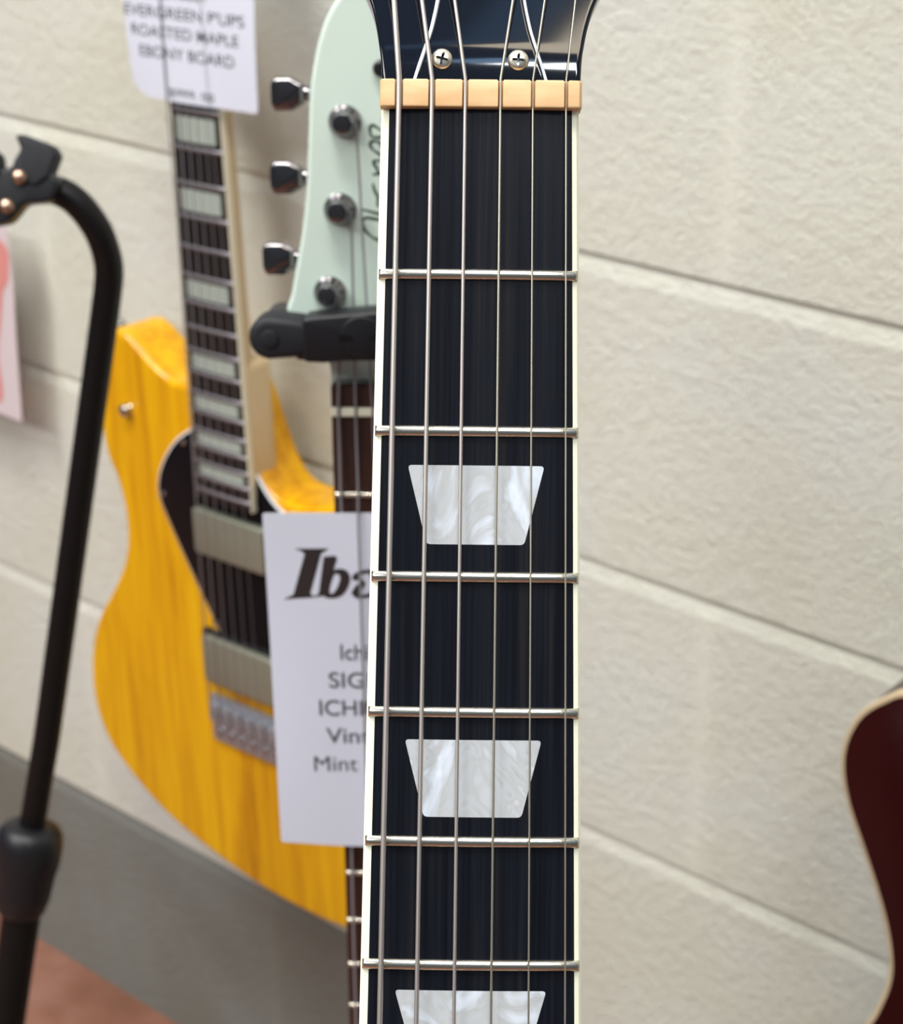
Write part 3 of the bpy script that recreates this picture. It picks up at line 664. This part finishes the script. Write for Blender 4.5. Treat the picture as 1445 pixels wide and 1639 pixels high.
# stand holding the mint guitar: pole hidden behind the necks, yoke with locking arms in front
Iw = I.copy(); fl = Iw @ Vector((.006, .03, -.045)); base2 = Vector((fl.x, fl.y+.0, 0))
g = empty('guitar_stand', Matrix.Translation(base2), 'black guitar stand whose locking rubber arm grips the mint guitar below its headstock', 'stand')
def toI(p): return tuple((Iw @ (Vector(p)*MM) - base2)*1000)
inv = Matrix.Translation(-base2) @ Iw
def istand(name, bm, mat, parent):
    bmesh.ops.transform(bm, matrix=inv, verts=bm.verts); return new_obj(name, bm, mat, parent)
topz = fl.z*1000
new_obj('pole', tube_bm([(0, 0, 40), (0, 0, topz*.5), (0, 0, topz-30), toI((4, 33, -38)), toI((4, 34, -28))], 7.5, 16), mblackm, g)
yk = istand('yoke', prism_bm(rrect(-30, 24, 34, 46, 5), -34, -21, 3), mblackp, g)
arm = [(-42.4+9*math.cos(math.radians(a)), 34.8+9*math.sin(math.radians(a))) for a in range(95, 266, 10)]+[(-34, 26.6), (-25, 27.4), (-24, 28.4), (-24, 40.4), (-25, 41.4), (-36, 43)]
a1 = istand('locking_arm', prism_bm(arm, -1, 16, 3.2, 5), mrub, g)
istand('arm_root', prism_bm(rpoly([(-50, 39), (-43, 41), (-40.5, 36), (-36, 30), (-34, 24.4), (-41, 24.6), (-49, 29)], 3), -30, 1, 1.2, 4), mblackp, a1)
istand('pivot_cap', prism_bm(circle(-42.4, 34.8, 3.6, 28), 16, 16.8, .4), mrub, a1)
gate = istand('locking_gate', prism_bm(rpoly([(-28.4, 43.6), (-24, 44.2), (32, 49.0), (32, 26.4), (-13, 26.0), (-20, 25.2), (-28.6, 25.6)], 1.6), 3, 18.5, 1.6, 4), mblackp, g)
istand('gate_lip', prism_bm(rpoly([(-34, 29), (-12, 30), (-13, 23.8), (-22, 22.4), (-34, 23.6)], 1.4), -3, 6, 1.2), mrub, gate)
istand('gate_dial', prism_bm(circle(-4.6, 36.2, 8.6, 40), 18.5, 19.7, .6), mblackp, gate)
istand('dial_notch', prism_bm(rpoly([(-13.4, 37.6), (-8.4, 36.9), (-8.4, 35.5), (-13.4, 34.8)], .3), 19.6, 20.0, 0), mblackm, gate)
istand('dial_notch', prism_bm(rpoly([(4.2, 37.6), (-.8, 36.9), (-.8, 35.5), (4.2, 34.8)], .3), 19.6, 20.0, 0), mblackm, gate)
arm2 = [(10-x, y) for x, y in arm]
a2 = istand('locking_arm', prism_bm(arm2, -30, 16, 3.2, 5), mrub, g)
for a in (65, 185, 305):
    ar = math.radians(a); dx, dy = math.cos(ar), math.sin(ar)
    l_ = new_obj('leg', tube_bm([(0, 0, 78), (dx*170, dy*170, 9)], 7.5, 12), mblackm, g)
    new_obj('rubber_foot', lathe_bm([(9, -9), (10, -6), (10, 6), (8, 9)], (dx*170, dy*170, 9), n=14), mrub, l_)

# ================================================================= PINKISH CARD at the left edge
CM = mat4([[1, 0, 0], [0, 0, -1], [0, 1, 0]], (-1.2, -.03, .65))
bC = lambda x, y: 1.2*math.sin(x*.04)
co = rpoly([(-120, 95), (12, 90), (13.5, 50), (9, 0), (4.5, -72), (-120, -74)], 2)
c = tag_sheet('printed_card', CM, co, 0, 'pale pink card with a red print hanging at the left edge behind the stand', 'card', mpinkp, bC)
bm = bmesh.new(); flat_poly(bm, [spline([(8, 76), (9.5, 58), (5, 44), (-2, 36), (-9, 10), (-18, -20), (-20, -60), (-60, -62), (-70, 0), (-66, 60), (-30, 84)], 4)])
rp = new_obj('red_print', bm, mredp, c, False); on_sheet(rp, bC, .1); rp['label'] = 'red printed patch'
